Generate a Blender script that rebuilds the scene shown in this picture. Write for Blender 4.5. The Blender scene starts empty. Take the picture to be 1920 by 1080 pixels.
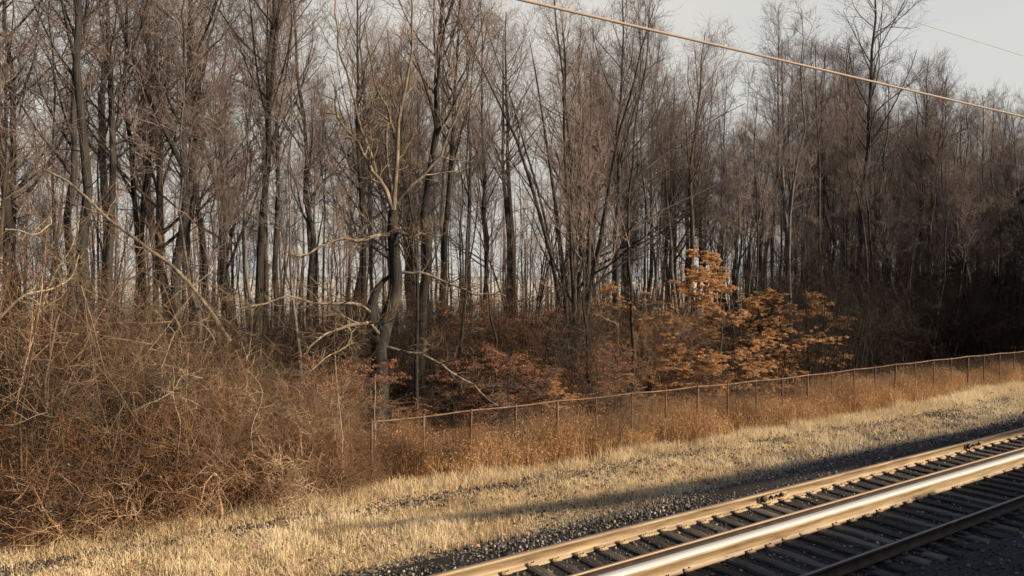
import bpy, math, random
import numpy as np
from math import radians, sin, cos, tan, pi
from mathutils import Vector, Matrix

S = bpy.context.scene
COL = S.collection
rng = np.random.default_rng(7)
random.seed(7)

# ------------------------------------------------------------------ camera, sky, sun, exposure
# X runs along the railway (to the right), Y away from the train, Z up (0 = rail top)
F = 1400.0            # focal length in pixels of the 1920 px wide photograph
CX, HOR = 960.0, 518.0
TH = math.atan2(2095.0, F)         # view direction measured from the track direction
EYE = 4.52
cam = bpy.data.cameras.new('camera')
camo = bpy.data.objects.new('camera', cam)
COL.objects.link(camo)
cam.sensor_width = 36.0
cam.lens = F / 1920 * 36
cam.clip_start = 0.05
cam.clip_end = 9000
FWD = Vector((cos(TH), sin(TH), 0))
RGT = Vector((sin(TH), -cos(TH), 0))
pitch = math.atan2(540 - HOR, F)
d = FWD * cos(pitch) - Vector((0, 0, 1)) * sin(pitch)
camo.location = (0, 0, EYE)
camo.rotation_euler = d.to_track_quat('-Z', 'Y').to_euler()
S.camera = camo

SUN_EL = radians(23.5)
SUN_AZ = radians(38)      # from the track's normal, towards +X, behind the camera
TO_SUN = Vector((sin(SUN_AZ) * cos(SUN_EL), -cos(SUN_AZ) * cos(SUN_EL), sin(SUN_EL)))
world = bpy.data.worlds.new('World')
S.world = world
world.use_nodes = True
wn = world.node_tree.nodes
sky = wn.new('ShaderNodeTexSky')
sky.sky_type = 'NISHITA'
sky.sun_disc = False
sky.sun_elevation = SUN_EL
sky.sun_rotation = math.atan2(TO_SUN.x, TO_SUN.y)
sky.air_density = 1.0
sky.dust_density = 2.0
sky.ozone_density = 1.0
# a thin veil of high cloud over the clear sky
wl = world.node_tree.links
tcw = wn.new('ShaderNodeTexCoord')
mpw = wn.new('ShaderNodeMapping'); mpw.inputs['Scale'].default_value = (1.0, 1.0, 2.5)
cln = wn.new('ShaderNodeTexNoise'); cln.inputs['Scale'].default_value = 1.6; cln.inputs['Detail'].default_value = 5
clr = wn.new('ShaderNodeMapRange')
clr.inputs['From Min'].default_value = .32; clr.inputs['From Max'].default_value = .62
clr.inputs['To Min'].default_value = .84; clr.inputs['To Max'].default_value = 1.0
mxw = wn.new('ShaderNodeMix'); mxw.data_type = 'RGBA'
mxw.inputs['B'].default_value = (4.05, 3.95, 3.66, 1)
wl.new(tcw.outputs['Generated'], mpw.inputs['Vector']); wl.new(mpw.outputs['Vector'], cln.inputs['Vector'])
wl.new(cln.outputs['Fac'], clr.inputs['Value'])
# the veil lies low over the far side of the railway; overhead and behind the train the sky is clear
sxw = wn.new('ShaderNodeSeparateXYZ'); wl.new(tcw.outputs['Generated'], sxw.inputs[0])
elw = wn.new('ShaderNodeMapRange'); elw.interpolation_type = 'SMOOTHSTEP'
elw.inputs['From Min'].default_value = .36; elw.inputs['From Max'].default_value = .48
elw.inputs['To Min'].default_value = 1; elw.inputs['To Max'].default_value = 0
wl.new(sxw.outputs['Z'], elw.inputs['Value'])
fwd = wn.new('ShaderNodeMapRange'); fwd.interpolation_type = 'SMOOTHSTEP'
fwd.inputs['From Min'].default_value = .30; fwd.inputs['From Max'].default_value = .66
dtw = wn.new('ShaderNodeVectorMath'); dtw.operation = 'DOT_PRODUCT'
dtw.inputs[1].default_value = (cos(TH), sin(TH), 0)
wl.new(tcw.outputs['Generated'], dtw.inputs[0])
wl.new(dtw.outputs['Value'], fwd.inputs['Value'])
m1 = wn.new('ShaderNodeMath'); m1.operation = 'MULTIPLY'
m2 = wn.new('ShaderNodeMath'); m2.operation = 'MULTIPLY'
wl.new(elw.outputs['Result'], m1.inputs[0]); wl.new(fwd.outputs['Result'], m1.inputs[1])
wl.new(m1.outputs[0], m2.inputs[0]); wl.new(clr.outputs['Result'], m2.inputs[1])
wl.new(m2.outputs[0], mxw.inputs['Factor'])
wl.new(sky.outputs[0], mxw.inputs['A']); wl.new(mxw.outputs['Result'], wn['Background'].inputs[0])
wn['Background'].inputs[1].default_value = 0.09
sl = bpy.data.lights.new('sun', 'SUN')
sl.energy = 4.9
sl.angle = radians(0.5)
sl.color = (1.0, 0.79, 0.54)
so = bpy.data.objects.new('sun', sl)
COL.objects.link(so)
so.location = TO_SUN * 60
so.rotation_euler = TO_SUN.to_track_quat('Z', 'Y').to_euler()
S.view_settings.view_transform = 'Standard'
S.view_settings.look = 'None'
S.view_settings.exposure = 1.0
S.view_settings.gamma = 1.0
S.render.filter_size = 2.3
S.cycles.max_bounces = 6
S.cycles.diffuse_bounces = 3
S.cycles.transparent_max_bounces = 4

# ------------------------------------------------------------------ helpers
def W(px, py, d):
    """the place at distance d across the track that a pixel of the photograph looks at"""
    r = FWD * F + RGT * (px - CX) + Vector((0, 0, 1)) * (HOR - py)
    k = d / r.y
    return Vector((r.x * k, d, EYE + r.z * k))

def WX(px, d):
    return W(px, HOR, d).x

def tag(o, label=None, cat=None, group=None, kind=None):
    if label: o['label'] = label
    if cat: o['category'] = cat
    if group: o['group'] = group
    if kind: o['kind'] = kind
    return o

def empty(name, loc, rz=0.0):
    o = bpy.data.objects.new(name, None)
    COL.objects.link(o)
    o.location = loc
    o.rotation_euler = (0, 0, rz)
    o.empty_display_size = 0.3
    return o

def link(name, me, parent=None, loc=None):
    o = bpy.data.objects.new(name, me)
    COL.objects.link(o)
    if parent is not None: o.parent = parent
    if loc is not None: o.location = loc
    return o

def npmesh(name, V, polys, mats, smooth=False, mi=None, tint=None):
    """mesh from numpy: V (n,3); polys = list of (m,k) index arrays"""
    me = bpy.data.meshes.new(name)
    V = np.ascontiguousarray(V, dtype=np.float32)
    me.vertices.add(len(V))
    me.vertices.foreach_set('co', V.ravel())
    loops = np.concatenate([p.ravel() for p in polys]).astype(np.int32)
    starts = []
    c = 0
    for p in polys:
        m, k = p.shape
        starts.append(c + np.arange(m) * k)
        c += m * k
    starts = np.concatenate(starts).astype(np.int32)
    me.loops.add(len(loops))
    me.loops.foreach_set('vertex_index', loops)
    me.polygons.add(len(starts))
    me.polygons.foreach_set('loop_start', starts)
    if mi is not None:
        me.polygons.foreach_set('material_index', np.asarray(mi, dtype=np.int32))
    if smooth:
        me.polygons.foreach_set('use_smooth', np.ones(len(starts), dtype=bool))
    for m in (mats if isinstance(mats, (list, tuple)) else [mats]):
        me.materials.append(m)
    if tint is not None:
        a = me.attributes.new('tint', 'FLOAT', 'POINT')
        a.data.foreach_set('value', np.asarray(tint, dtype=np.float32))
    me.update(calc_edges=True)
    return me

def unit(a):
    return a / np.maximum(np.linalg.norm(a, axis=-1, keepdims=True), 1e-9)

def frames(T):
    ref = np.where(np.abs(T[..., 2:3]) > 0.8, np.array([1.0, 0, 0]), np.array([0, 0, 1.0]))
    u = unit(np.cross(T, ref))
    return u, np.cross(T, u)

def tube(P, R, sides=3):
    """N polylines P (N,K,3) with radii R (N,K) as open tubes -> V, quads"""
    N, K, _ = P.shape
    T = np.empty_like(P)
    T[:, 1:-1] = P[:, 2:] - P[:, :-2]
    T[:, 0] = P[:, 1] - P[:, 0]
    T[:, -1] = P[:, -1] - P[:, -2]
    mean = unit(P[:, -1] - P[:, 0])
    T = unit(T)
    ref = np.where(np.abs(mean[:, 2:3]) > 0.8, np.array([1.0, 0.03, 0]), np.array([0, 0.03, 1.0]))[:, None, :]
    u = unit(np.cross(T, np.broadcast_to(ref, T.shape)))
    v = np.cross(T, u)
    a = np.arange(sides) * 2 * pi / sides
    V = P[:, :, None, :] + R[:, :, None, None] * (np.cos(a)[None, None, :, None] * u[:, :, None, :] + np.sin(a)[None, None, :, None] * v[:, :, None, :])
    base = (np.arange(N) * K * sides)[:, None, None] + (np.arange(K - 1) * sides)[None, :, None]
    j = np.arange(sides)[None, None, :]
    jn = (j + 1) % sides
    Q = np.stack([base + j, base + jn, base + jn + sides, base + j + sides], -1).reshape(-1, 4)
    return V.reshape(-1, 3), Q

def merge(parts):
    Vs, Qs, c = [], [], 0
    for V, Q in parts:
        Vs.append(V); Qs.append(Q + c); c += len(V)
    return np.concatenate(Vs), Qs

def tubes_mesh(name, batches, mat, smooth=True):
    V, Qs = merge([tube(P, R, s) for P, R, s in batches])
    return npmesh(name, V, Qs, mat, smooth)

def grow(P, R, n, t0, t1, length, ang, K, r, up=0.0, wob=0.15, g=rng, rend=0.35, flat=0.0):
    """n side branches on each polyline. length = f(t, parent_length, m) ; ang = (min, max) degrees; r = (ratio, least, most)"""
    N, Kp, _ = P.shape
    idx = np.repeat(np.arange(N), n)
    M = len(idx)
    t = (np.tile(np.arange(n), N) + g.random(M)) / n * (t1 - t0) + t0
    f = np.clip(t, 0, 0.9999) * (Kp - 1)
    i = f.astype(int); fr = (f - i)[:, None]
    A = P[idx, i]; B = P[idx, i + 1]
    base = A + (B - A) * fr
    T = unit(B - A)
    rb = R[idx, i] * (1 - fr[:, 0]) + R[idx, i + 1] * fr[:, 0]
    plen = np.linalg.norm(np.diff(P, axis=1), axis=-1).sum(1)[idx]
    L = length(t, plen, M) * g.uniform(0.6, 1.3, M)
    u, v = frames(T)
    az = g.random(M) * 2 * pi
    a = np.radians(g.uniform(ang[0], ang[1], M))
    D = np.cos(a)[:, None] * T + np.sin(a)[:, None] * (np.cos(az)[:, None] * u + np.sin(az)[:, None] * v)
    if flat: D[:, 2] *= (1 - flat); D = unit(D)
    C = np.empty((M, K, 3)); C[:, 0] = base
    step = (L / (K - 1))[:, None]
    for k in range(1, K):
        D = unit(D + g.normal(0, wob, (M, 3)) + np.array([0, 0, up / (K - 1)]))
        C[:, k] = C[:, k - 1] + D * step
    r0 = np.clip(rb * r[0], r[1], r[2])
    CR = r0[:, None] * np.linspace(1, rend, K)[None, :]
    return C, CR

def vnoise(x, y, scale, seed=0):
    g = np.random.default_rng(seed)
    G = g.random((256, 256))
    x = x / scale; y = y / scale
    i = np.floor(x).astype(int); j = np.floor(y).astype(int)
    fx = x - i; fy = y - j
    fx = fx * fx * (3 - 2 * fx); fy = fy * fy * (3 - 2 * fy)
    i &= 255; j &= 255
    i1 = (i + 1) & 255; j1 = (j + 1) & 255
    return (G[i, j] * (1 - fx) + G[i1, j] * fx) * (1 - fy) + (G[i, j1] * (1 - fx) + G[i1, j1] * fx) * fy

def leaves(C, size, flat, g=rng, aspect=0.55):
    """little folded leaf quads at points C"""
    N = len(C)
    n = unit(g.normal(0, 1, (N, 3)) * (1 - flat) + np.array([0, 0, 1.0]) * flat)
    a = unit(np.cross(n, g.normal(0, 1, (N, 3))))
    b = np.cross(n, a)
    l = (size * g.uniform(0.6, 1.3, N))[:, None]
    w = l * aspect * 0.5
    V = np.stack([C, C + a * l * 0.5 + b * w + n * w * 0.4, C + a * l, C + a * l * 0.5 - b * w + n * w * 0.4], 1).reshape(-1, 3)
    q = np.arange(N)[:, None] * 4
    tri = np.concatenate([np.concatenate([q, q + 1, q + 2], 1), np.concatenate([q, q + 2, q + 3], 1)])
    return V, tri

def blades(x, y, z, h, w, lean, g=rng):
    """bent grass blades, five vertices each"""
    N = len(x)
    az = g.random(N) * 2 * pi
    B = np.stack([x, y, z], 1)
    side = np.stack([np.cos(az), np.sin(az), 0 * az], 1) * (w * 0.5)[:, None]
    la = g.random(N) * 2 * pi
    ln = np.stack([np.cos(la), np.sin(la), 0 * la], 1) * (lean * h * g.random(N))[:, None]
    up = np.stack([0 * h, 0 * h, h], 1)
    V = np.stack([B - side, B + side, B + up * 0.6 + ln * 0.4 + side * 0.7, B + up * 0.6 + ln * 0.4 - side * 0.7, B + up * 0.97 + ln], 1).reshape(-1, 3)
    q = np.arange(N)[:, None] * 5
    quads = np.concatenate([q, q + 1, q + 2, q + 3], 1)
    tris = np.concatenate([q + 3, q + 2, q + 4], 1)
    return V, quads, tris

def box_geo(cx, cy, cz, sx, sy, sz):
    V = np.array([[x, y, z] for z in (-1, 1) for y in (-1, 1) for x in (-1, 1)], float) * np.array([sx, sy, sz]) / 2 + np.array([cx, cy, cz])
    Q = np.array([[0, 2, 3, 1], [4, 5, 7, 6], [0, 1, 5, 4], [2, 6, 7, 3], [0, 4, 6, 2], [1, 3, 7, 5]])
    return V, Q

def boxes_mesh(name, boxes, mat):
    V, Q = merge([box_geo(*b) for b in boxes])
    return npmesh(name, V, Q, mat)

# ------------------------------------------------------------------ materials
def mat(name, rough=0.85, spec=0.25, metal=0.0):
    m = bpy.data.materials.new(name)
    m.use_nodes = True
    b = m.node_tree.nodes['Principled BSDF']
    b.inputs['Roughness'].default_value = rough
    b.inputs['Specular IOR Level'].default_value = spec
    b.inputs['Metallic'].default_value = metal
    return m, m.node_tree.nodes, m.node_tree.links, b

def ramp(nodes, stops):
    r = nodes.new('ShaderNodeValToRGB')
    e = r.color_ramp.elements
    while len(e) < len(stops): e.new(0.5)
    for k, (p, c) in enumerate(stops):
        e[k].position = p
        e[k].color = (*c, 1)
    return r

def noise(nodes, links, scale, detail=4.0, coord='Object', stretch=None):
    tc = nodes.new('ShaderNodeTexCoord')
    n = nodes.new('ShaderNodeTexNoise')
    n.inputs['Scale'].default_value = scale
    n.inputs['Detail'].default_value = detail
    src = tc.outputs[coord]
    if stretch:
        mp = nodes.new('ShaderNodeMapping')
        mp.inputs['Scale'].default_value = stretch
        links.new(src, mp.inputs['Vector'])
        src = mp.outputs['Vector']
    links.new(src, n.inputs['Vector'])
    return n

def noise_mat(name, stops, scale, detail=4, stretch=None, bump=0.0, bscale=None, rough=0.85, spec=0.25, rand=0.0, metal=0.0):
    m, N, L, b = mat(name, rough, spec, metal)
    n = noise(N, L, scale, detail, 'Object', stretch)
    r = ramp(N, stops)
    fac = n.outputs['Fac']
    if rand:
        oi = N.new('ShaderNodeObjectInfo')
        ma = N.new('ShaderNodeMath'); ma.operation = 'MULTIPLY_ADD'
        ma.inputs[1].default_value = rand; ma.inputs[2].default_value = -rand / 2
        L.new(oi.outputs['Random'], ma.inputs[0])
        ad = N.new('ShaderNodeMath'); ad.operation = 'ADD'
        L.new(fac, ad.inputs[0]); L.new(ma.outputs[0], ad.inputs[1])
        fac = ad.outputs[0]
    L.new(fac, r.inputs['Fac'])
    L.new(r.outputs['Color'], b.inputs['Base Color'])
    if bump:
        n2 = noise(N, L, bscale or scale * 3, 5, 'Object', stretch)
        bp = N.new('ShaderNodeBump')
        bp.inputs['Strength'].default_value = bump
        bp.inputs['Distance'].default_value = 0.03
        L.new(n2.outputs['Fac'], bp.inputs['Height'])
        L.new(bp.outputs['Normal'], b.inputs['Normal'])
    return m

def tint_mat(name, stops, rough=0.8, trans=0.0, spec=0.2):
    m, N, L, b = mat(name, rough, spec)
    at = N.new('ShaderNodeAttribute'); at.attribute_name = 'tint'
    r = ramp(N, stops)
    L.new(at.outputs['Fac'], r.inputs['Fac'])
    L.new(r.outputs['Color'], b.inputs['Base Color'])
    if trans:
        tr = N.new('ShaderNodeBsdfTranslucent')
        mx = N.new('ShaderNodeMixShader')
        mx.inputs[0].default_value = trans
        L.new(r.outputs['Color'], tr.inputs['Color'])
        L.new(b.outputs[0], mx.inputs[1]); L.new(tr.outputs[0], mx.inputs[2])
        L.new(mx.outputs[0], N['Material Output'].inputs['Surface'])
    return m

M_bark = noise_mat('dark_bark', [(0.2, (.008, .0075, .0075)), (0.5, (.023, .020, .018)), (0.85, (.068, .056, .047))], 9, 6, (1, 1, .18), 0.9, 25, rand=.35)
M_blackbark = noise_mat('black_bark', [(0.25, (.006, .0055, .005)), (0.55, (.016, .014, .012)), (0.75, (.05, .042, .033)), (0.9, (.17, .145, .105))], 6, 6, (1, 1, .3), 1.0, 20)
M_ebonybark = noise_mat('ebony_bark', [(0.2, (.006, .006, .0065)), (0.5, (.017, .016, .0155)), (0.85, (.05, .043, .038))], 9, 6, (1, 1, .18), 0.9, 25, rand=.3)
M_bark2 = noise_mat('grey_bark', [(0.2, (.03, .027, .025)), (0.5, (.075, .066, .060)), (0.85, (.17, .15, .135))], 8, 6, (1, 1, .22), 0.9, 22, rand=.35)
M_bark3 = noise_mat('brown_bark', [(0.2, (.016, .011, .008)), (0.5, (.05, .035, .026)), (0.85, (.125, .09, .066))], 10, 6, (1, 1, .15), 0.9, 25, rand=.35)
M_palebark = noise_mat('pale_bark', [(0.25, (.03, .024, .018)), (0.5, (.105, .084, .061)), (0.8, (.26, .215, .16))], 7, 6, (1, 1, .35), 0.7, 22)
M_twig = noise_mat('twig', [(0.25, (.060, .047, .043)), (0.6, (.155, .121, .110)), (0.9, (.27, .216, .195))], 1.3, 3, rand=.45)
M_palewood = noise_mat('bleached_wood', [(0.2, (.08, .062, .043)), (0.5, (.22, .175, .12)), (0.8, (.38, .32, .24))], 5, 5, bump=.4)
M_cane = noise_mat('shrub_cane', [(0.25, (.024, .013, .009)), (0.45, (.105, .056, .032)), (0.66, (.24, .145, .085)), (0.9, (.48, .37, .26))], 1.5, 3, rand=.5)
M_wand = noise_mat('rust_wand', [(0.25, (.05, .024, .012)), (0.5, (.17, .085, .040)), (0.8, (.34, .20, .105))], 1.2, 3, rand=.5)
M_darkcane = noise_mat('shade_dark_cane', [(0.25, (.012, .009, .007)), (0.6, (.028, .019, .014)), (0.9, (.055, .038, .027))], 1.5, 3, rand=.3)  # darkened cane colour stands in for deep shade in the thickets
M_vine = noise_mat('vine_stem', [(0.25, (.042, .030, .021)), (0.55, (.125, .088, .057)), (0.9, (.29, .22, .15))], 1.5, 3)
M_darkvine = noise_mat('dark_vine', [(0.3, (.018, .014, .011)), (0.62, (.05, .041, .032)), (0.9, (.17, .14, .105))], 1.5, 3)
M_rustleaf = tint_mat('rust_leaf', [(0.0, (.045, .019, .010)), (0.55, (.14, .062, .03)), (1.0, (.27, .145, .075))], 0.8, 0.25)
M_beechleaf = tint_mat('dry_beech_leaf', [(0.0, (.14, .06, .03)), (0.3, (.35, .17, .077)), (0.65, (.57, .33, .15)), (1.0, (.72, .50, .28))], 0.7, 0.35)
M_redleaf = tint_mat('red_brown_leaf', [(0.0, (.09, .036, .02)), (0.5, (.25, .11, .058)), (1.0, (.42, .22, .12))], 0.75, 0.3)
M_needle = tint_mat('evergreen_needle', [(0.0, (.010, .014, .009)), (0.6, (.028, .036, .02)), (1.0, (.06, .065, .035))], .6)
M_litter = tint_mat('fallen_leaf', [(0.0, (.06, .03, .017)), (0.5, (.17, .08, .04)), (1.0, (.34, .19, .10))], 0.8)
M_grass = tint_mat('straw_grass', [(0.0, (.24, .175, .10)), (0.3, (.50, .39, .24)), (0.65, (.65, .54, .36)), (1.0, (.76, .67, .48))], 0.75, 0.25)
M_weed = tint_mat('brown_weed', [(0.0, (.15, .080, .040)), (0.35, (.35, .205, .10)), (0.7, (.51, .335, .18)), (1.0, (.64, .47, .28))], 0.8, 0.25)
M_stone = tint_mat('ballast_stone', [(0.0, (.022, .019, .017)), (0.5, (.078, .066, .055)), (0.85, (.16, .137, .112)), (1.0, (.32, .29, .25))], 0.8)
M_rust = noise_mat('rusted_steel', [(0.30, (.085, .052, .028)), (0.46, (.19, .135, .078)), (0.62, (.27, .205, .125)), (0.8, (.33, .26, .17))], 3, 6, (.35, 4, 4), 0.15, 30, rough=.55, spec=.4)
M_rusttop = noise_mat('dull_rail_head', [(0.3, (.20, .14, .10)), (0.7, (.30, .215, .15))], 6, 6, (.3, 6, 6), rough=.5, spec=.5, metal=.2)
M_glint = noise_mat('glint_white_rail_head', [(0.3, (.76, .71, .63)), (0.7, (.92, .88, .81))], 3, 4, (.3, 8, 8), rough=.36, spec=.6, metal=.2)  # near-white base colour stands in for sky glint on the polished head
M_darkrail = noise_mat('shade_dark_rail', [(0.3, (.02, .016, .014)), (0.7, (.04, .032, .027))], 4)  # darkened to stand in for shade on the near rail; also the guard rail's side
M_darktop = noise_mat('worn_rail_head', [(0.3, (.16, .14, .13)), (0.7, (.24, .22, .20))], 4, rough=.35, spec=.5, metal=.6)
M_bolt = noise_mat('dark_bolt', [(0.3, (.02, .015, .012)), (0.7, (.05, .035, .025))], 30, rough=.7)
M_tie = noise_mat('creosoted_timber', [(0.2, (.013, .011, .009)), (0.5, (.042, .035, .028)), (0.8, (.12, .10, .08))], 8, 7, (.9, .09, .9) if False else (4, .35, 4), 0.9, 14, rand=.5)
M_fence = noise_mat('rusted_fence_pipe', [(0.25, (.06, .036, .025)), (0.6, (.15, .095, .064)), (0.9, (.26, .185, .13))], 4, 5)
M_wire = noise_mat('chain_link_wire', [(0.3, (.06, .042, .03)), (0.7, (.11, .08, .06))], 3)
M_copper = noise_mat('copper_cable', [(0.3, (.20, .155, .13)), (0.7, (.23, .18, .15))], .4, rough=.7, spec=.2, metal=0.0)
M_cable = noise_mat('grey_cable', [(0.3, (.20, .19, .18)), (0.7, (.3, .29, .27))], 4, rough=.5)
M_steelpaint = noise_mat('painted_steel', [(0.3, (.16, .17, .18)), (0.7, (.24, .25, .26))], 2, rough=.5)
M_carbody = noise_mat('carriage_paint', [(0.3, (.22, .23, .25)), (0.7, (.27, .28, .30))], 1, rough=.4, spec=.4)
M_darkglass = noise_mat('dark_glass', [(0.3, (.012, .014, .018)), (0.7, (.02, .022, .026))], 1, rough=.1, spec=.5)
M_rubber = noise_mat('black_rubber', [(0.3, (.012, .012, .012)), (0.7, (.025, .025, .025))], 6)

# ground: bare soil, straw thatch under the grass and leaf litter, by the place it lies (object Y = distance from the train)
def ground_mat():
    m, N, L, b = mat('earth', .95, .1)
    tc = N.new('ShaderNodeTexCoord')
    n1 = noise(N, L, .9, 8); n2 = noise(N, L, 14, 6); n3 = noise(N, L, .25, 3)
    litter = ramp(N, [(0.25, (.045, .028, .018)), (0.5, (.12, .062, .035)), (0.75, (.21, .12, .065))])
    mixn = N.new('ShaderNodeMath'); mixn.operation = 'MULTIPLY_ADD'; mixn.inputs[1].default_value = .5
    L.new(n2.outputs['Fac'], mixn.inputs[0])
    h = N.new('ShaderNodeMath'); h.operation = 'MULTIPLY'; h.inputs[1].default_value = .5
    L.new(n1.outputs['Fac'], h.inputs[0]); L.new(h.outputs[0], mixn.inputs[2])
    L.new(mixn.outputs[0], litter.inputs['Fac'])
    thatch = ramp(N, [(0.3, (.13, .085, .048)), (0.5, (.26, .185, .10)), (0.72, (.40, .30, .175))])
    L.new(mixn.outputs[0], thatch.inputs['Fac'])
    grav = ramp(N, [(0.3, (.03, .03, .03)), (0.5, (.085, .08, .075)), (0.7, (.2, .185, .17))])
    L.new(n2.outputs['Fac'], grav.inputs['Fac'])
    sp = N.new('ShaderNodeSeparateXYZ'); L.new(tc.outputs['Object'], sp.inputs[0])
    wav = N.new('ShaderNodeMath'); wav.operation = 'MULTIPLY_ADD'; wav.inputs[1].default_value = 1.6
    L.new(n3.outputs['Fac'], wav.inputs[0]); L.new(sp.outputs['Y'], wav.inputs[2])
    xs_ = N.new('ShaderNodeMapRange'); xs_.inputs['From Min'].default_value = 7; xs_.inputs['From Max'].default_value = 20; xs_.inputs['To Max'].default_value = 1.5
    L.new(sp.outputs['X'], xs_.inputs['Value'])
    sb_ = N.new('ShaderNodeMath'); sb_.operation = 'SUBTRACT'
    L.new(wav.outputs[0], sb_.inputs[0]); L.new(xs_.outputs[0], sb_.inputs[1])
    def step(lo, hi, src=None):
        mr = N.new('ShaderNodeMapRange'); mr.inputs['From Min'].default_value = lo; mr.inputs['From Max'].default_value = hi
        L.new((src or wav).outputs[0], mr.inputs['Value'])
        return mr.outputs[0]
    def mix(f, a, c):
        mx = N.new('ShaderNodeMix'); mx.data_type = 'RGBA'
        L.new(f, mx.inputs['Factor']); L.new(a, mx.inputs['A']); L.new(c, mx.inputs['B'])
        return mx.outputs['Result']
    c = mix(step(12.2, 13.2, sb_), grav.outputs['Color'], thatch.outputs['Color'])
    c = mix(step(16.6, 17.2), c, litter.outputs['Color'])
    L.new(c, b.inputs['Base Color'])
    bp = N.new('ShaderNodeBump'); bp.inputs['Strength'].default_value = .8; bp.inputs['Distance'].default_value = .08
    L.new(n2.outputs['Fac'], bp.inputs['Height']); L.new(bp.outputs['Normal'], b.inputs['Normal'])
    return m
M_ground = ground_mat()
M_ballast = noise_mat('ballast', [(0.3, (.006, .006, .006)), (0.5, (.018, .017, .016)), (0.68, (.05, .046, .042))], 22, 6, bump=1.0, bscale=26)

M_field = noise_mat('sky_pale_field', [(0.3, (.20, .20, .20)), (0.7, (.29, .288, .28))], .08, 6, bump=.3)  # pale colour stands in for bright sky between the trunks

# ------------------------------------------------------------------ terrain
def gz(x, y):
    """height of the ground"""
    x = np.asarray(x, float); y = np.asarray(y, float)
    base = np.interp(y, [-400, 10.7, 12.2, 17, 30, 62, 86, 100, 5000], [-.42, -.40, -.52, -.55, -.6, -.9, -5.2, -6, -6])
    amp = np.interp(y, [10.5, 13, 17, 30, 60], [0, .06, .10, .25, .35])
    return base + amp * (vnoise(x + 500, y + 500, 3.1, 1) - .5) * 1.2 + amp * (vnoise(x + 500, y + 500, 11, 2) - .5)

xs = np.concatenate([[-4000, -1500, -500, -200, -80], np.arange(-40, 150, .7), [170, 220, 320, 600, 1500, 4000]])
ys = np.concatenate([[-4000, -1000, -300, -80, -20, 0], np.arange(10, 34, .5), np.arange(34, 102, 2.), [150, 300, 800, 2000, 5000]])
X, Y = np.meshgrid(xs, ys)
Z = gz(X, Y)
V = np.stack([X, Y, Z], -1).reshape(-1, 3)
nx = len(xs); a = (np.arange(len(ys) - 1)[:, None] * nx + np.arange(nx - 1)[None, :]).ravel()
tag(link('ground', npmesh('ground', V, [np.stack([a, a + 1, a + nx + 1, a + nx], 1)], M_ground, True)), kind='structure')

xs = np.arange(-60, 151, 1.0); yb = np.array([-6, -5.4, 3.4, 6.2, 8.0, 9.2, 10.7, 11.2, 11.7])
zb = np.array([-.41, -.25, -.25, -.265, -.265, -.265, -.235, -.33, -.53])
X, Y = np.meshgrid(xs, yb)
Z = zb[:, None] + 0 * X + np.where((Y > 10.6), (vnoise(X + 90, Y, 1.2, 5) - .5) * .06, 0)
Y = Y + np.where(Y > 10.9, (vnoise(X + 30, Y * 0, 2.0, 6) - .5) * .5, 0)
V = np.stack([X, Y, Z], -1).reshape(-1, 3)
nx = len(xs); a = (np.arange(len(yb) - 1)[:, None] * nx + np.arange(nx - 1)[None, :]).ravel()
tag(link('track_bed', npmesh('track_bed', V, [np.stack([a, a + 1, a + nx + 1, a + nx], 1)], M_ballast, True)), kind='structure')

V, Q = box_geo(0, 2560, -4.3, 9000, 4960, .2)
tag(link('field', npmesh('field', V, [Q], M_field)), kind='structure')

# ------------------------------------------------------------------ railway
prof = [(-.075, -.185), (.075, -.185), (.075, -.172), (.02, -.155), (.009, -.14), (.009, -.05), (.036, -.036), (.037, -.008), (.03, 0), (-.03, 0), (-.037, -.008), (-.036, -.036), (-.009, -.05), (-.009, -.14), (-.02, -.155), (-.075, -.172)]
RX0, RX1 = -30.0, 120.0
def rail(y, label, headmat, scale=1.0, name='rail', x0=RX0, x1=RX1, pr=None, m=None):
    n = len(prof); xs = np.linspace(x0, x1, 60)
    pv = np.array(pr or prof) * scale
    V = np.concatenate([np.stack([np.full(n, x), pv[:, 0], pv[:, 1]], 1) for x in xs])
    k = np.arange(n); kn = (k + 1) % n
    Qs, mi = [], []
    for s in range(len(xs) - 1):
        Qs.append(np.stack([s * n + k, (s + 1) * n + k, (s + 1) * n + kn, s * n + kn], 1)[:, ::-1])
        mi += [1 if j == 8 or (name == 'guard_rail' and 6 <= j <= 10) else 0 for j in k]
    o = link(name, npmesh(name, V, [np.concatenate(Qs)], [m or M_rust, headmat], mi=mi), loc=(0, y, 0))
    return tag(o, label, 'rail')
YA, YB, YC, YD = 9.99, 8.87, 8.49, 6.88
rA = rail(YA, 'rust tan steel rail farthest from the train, beside the gravel and dry grass', M_rusttop, 1.3)
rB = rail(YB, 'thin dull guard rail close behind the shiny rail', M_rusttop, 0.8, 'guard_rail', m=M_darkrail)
PROFC = [(-.15, -.235), (.15, -.235), (.15, -.212), (.115, -.19), (.108, -.16), (.108, -.055), (.121, -.035), (.123, -.012), (.110, 0), (-.110, 0), (-.123, -.012), (-.121, -.035), (-.108, -.055), (-.108, -.16), (-.115, -.19), (-.15, -.212)]
rC = rail(YC, 'polished steel rail with a white glint painted on its head and tan side face, between guard rail and shaded timbers', M_glint, pr=PROFC)
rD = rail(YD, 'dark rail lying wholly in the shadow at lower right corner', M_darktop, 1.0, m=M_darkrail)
rB.location.z = -.02
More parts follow.
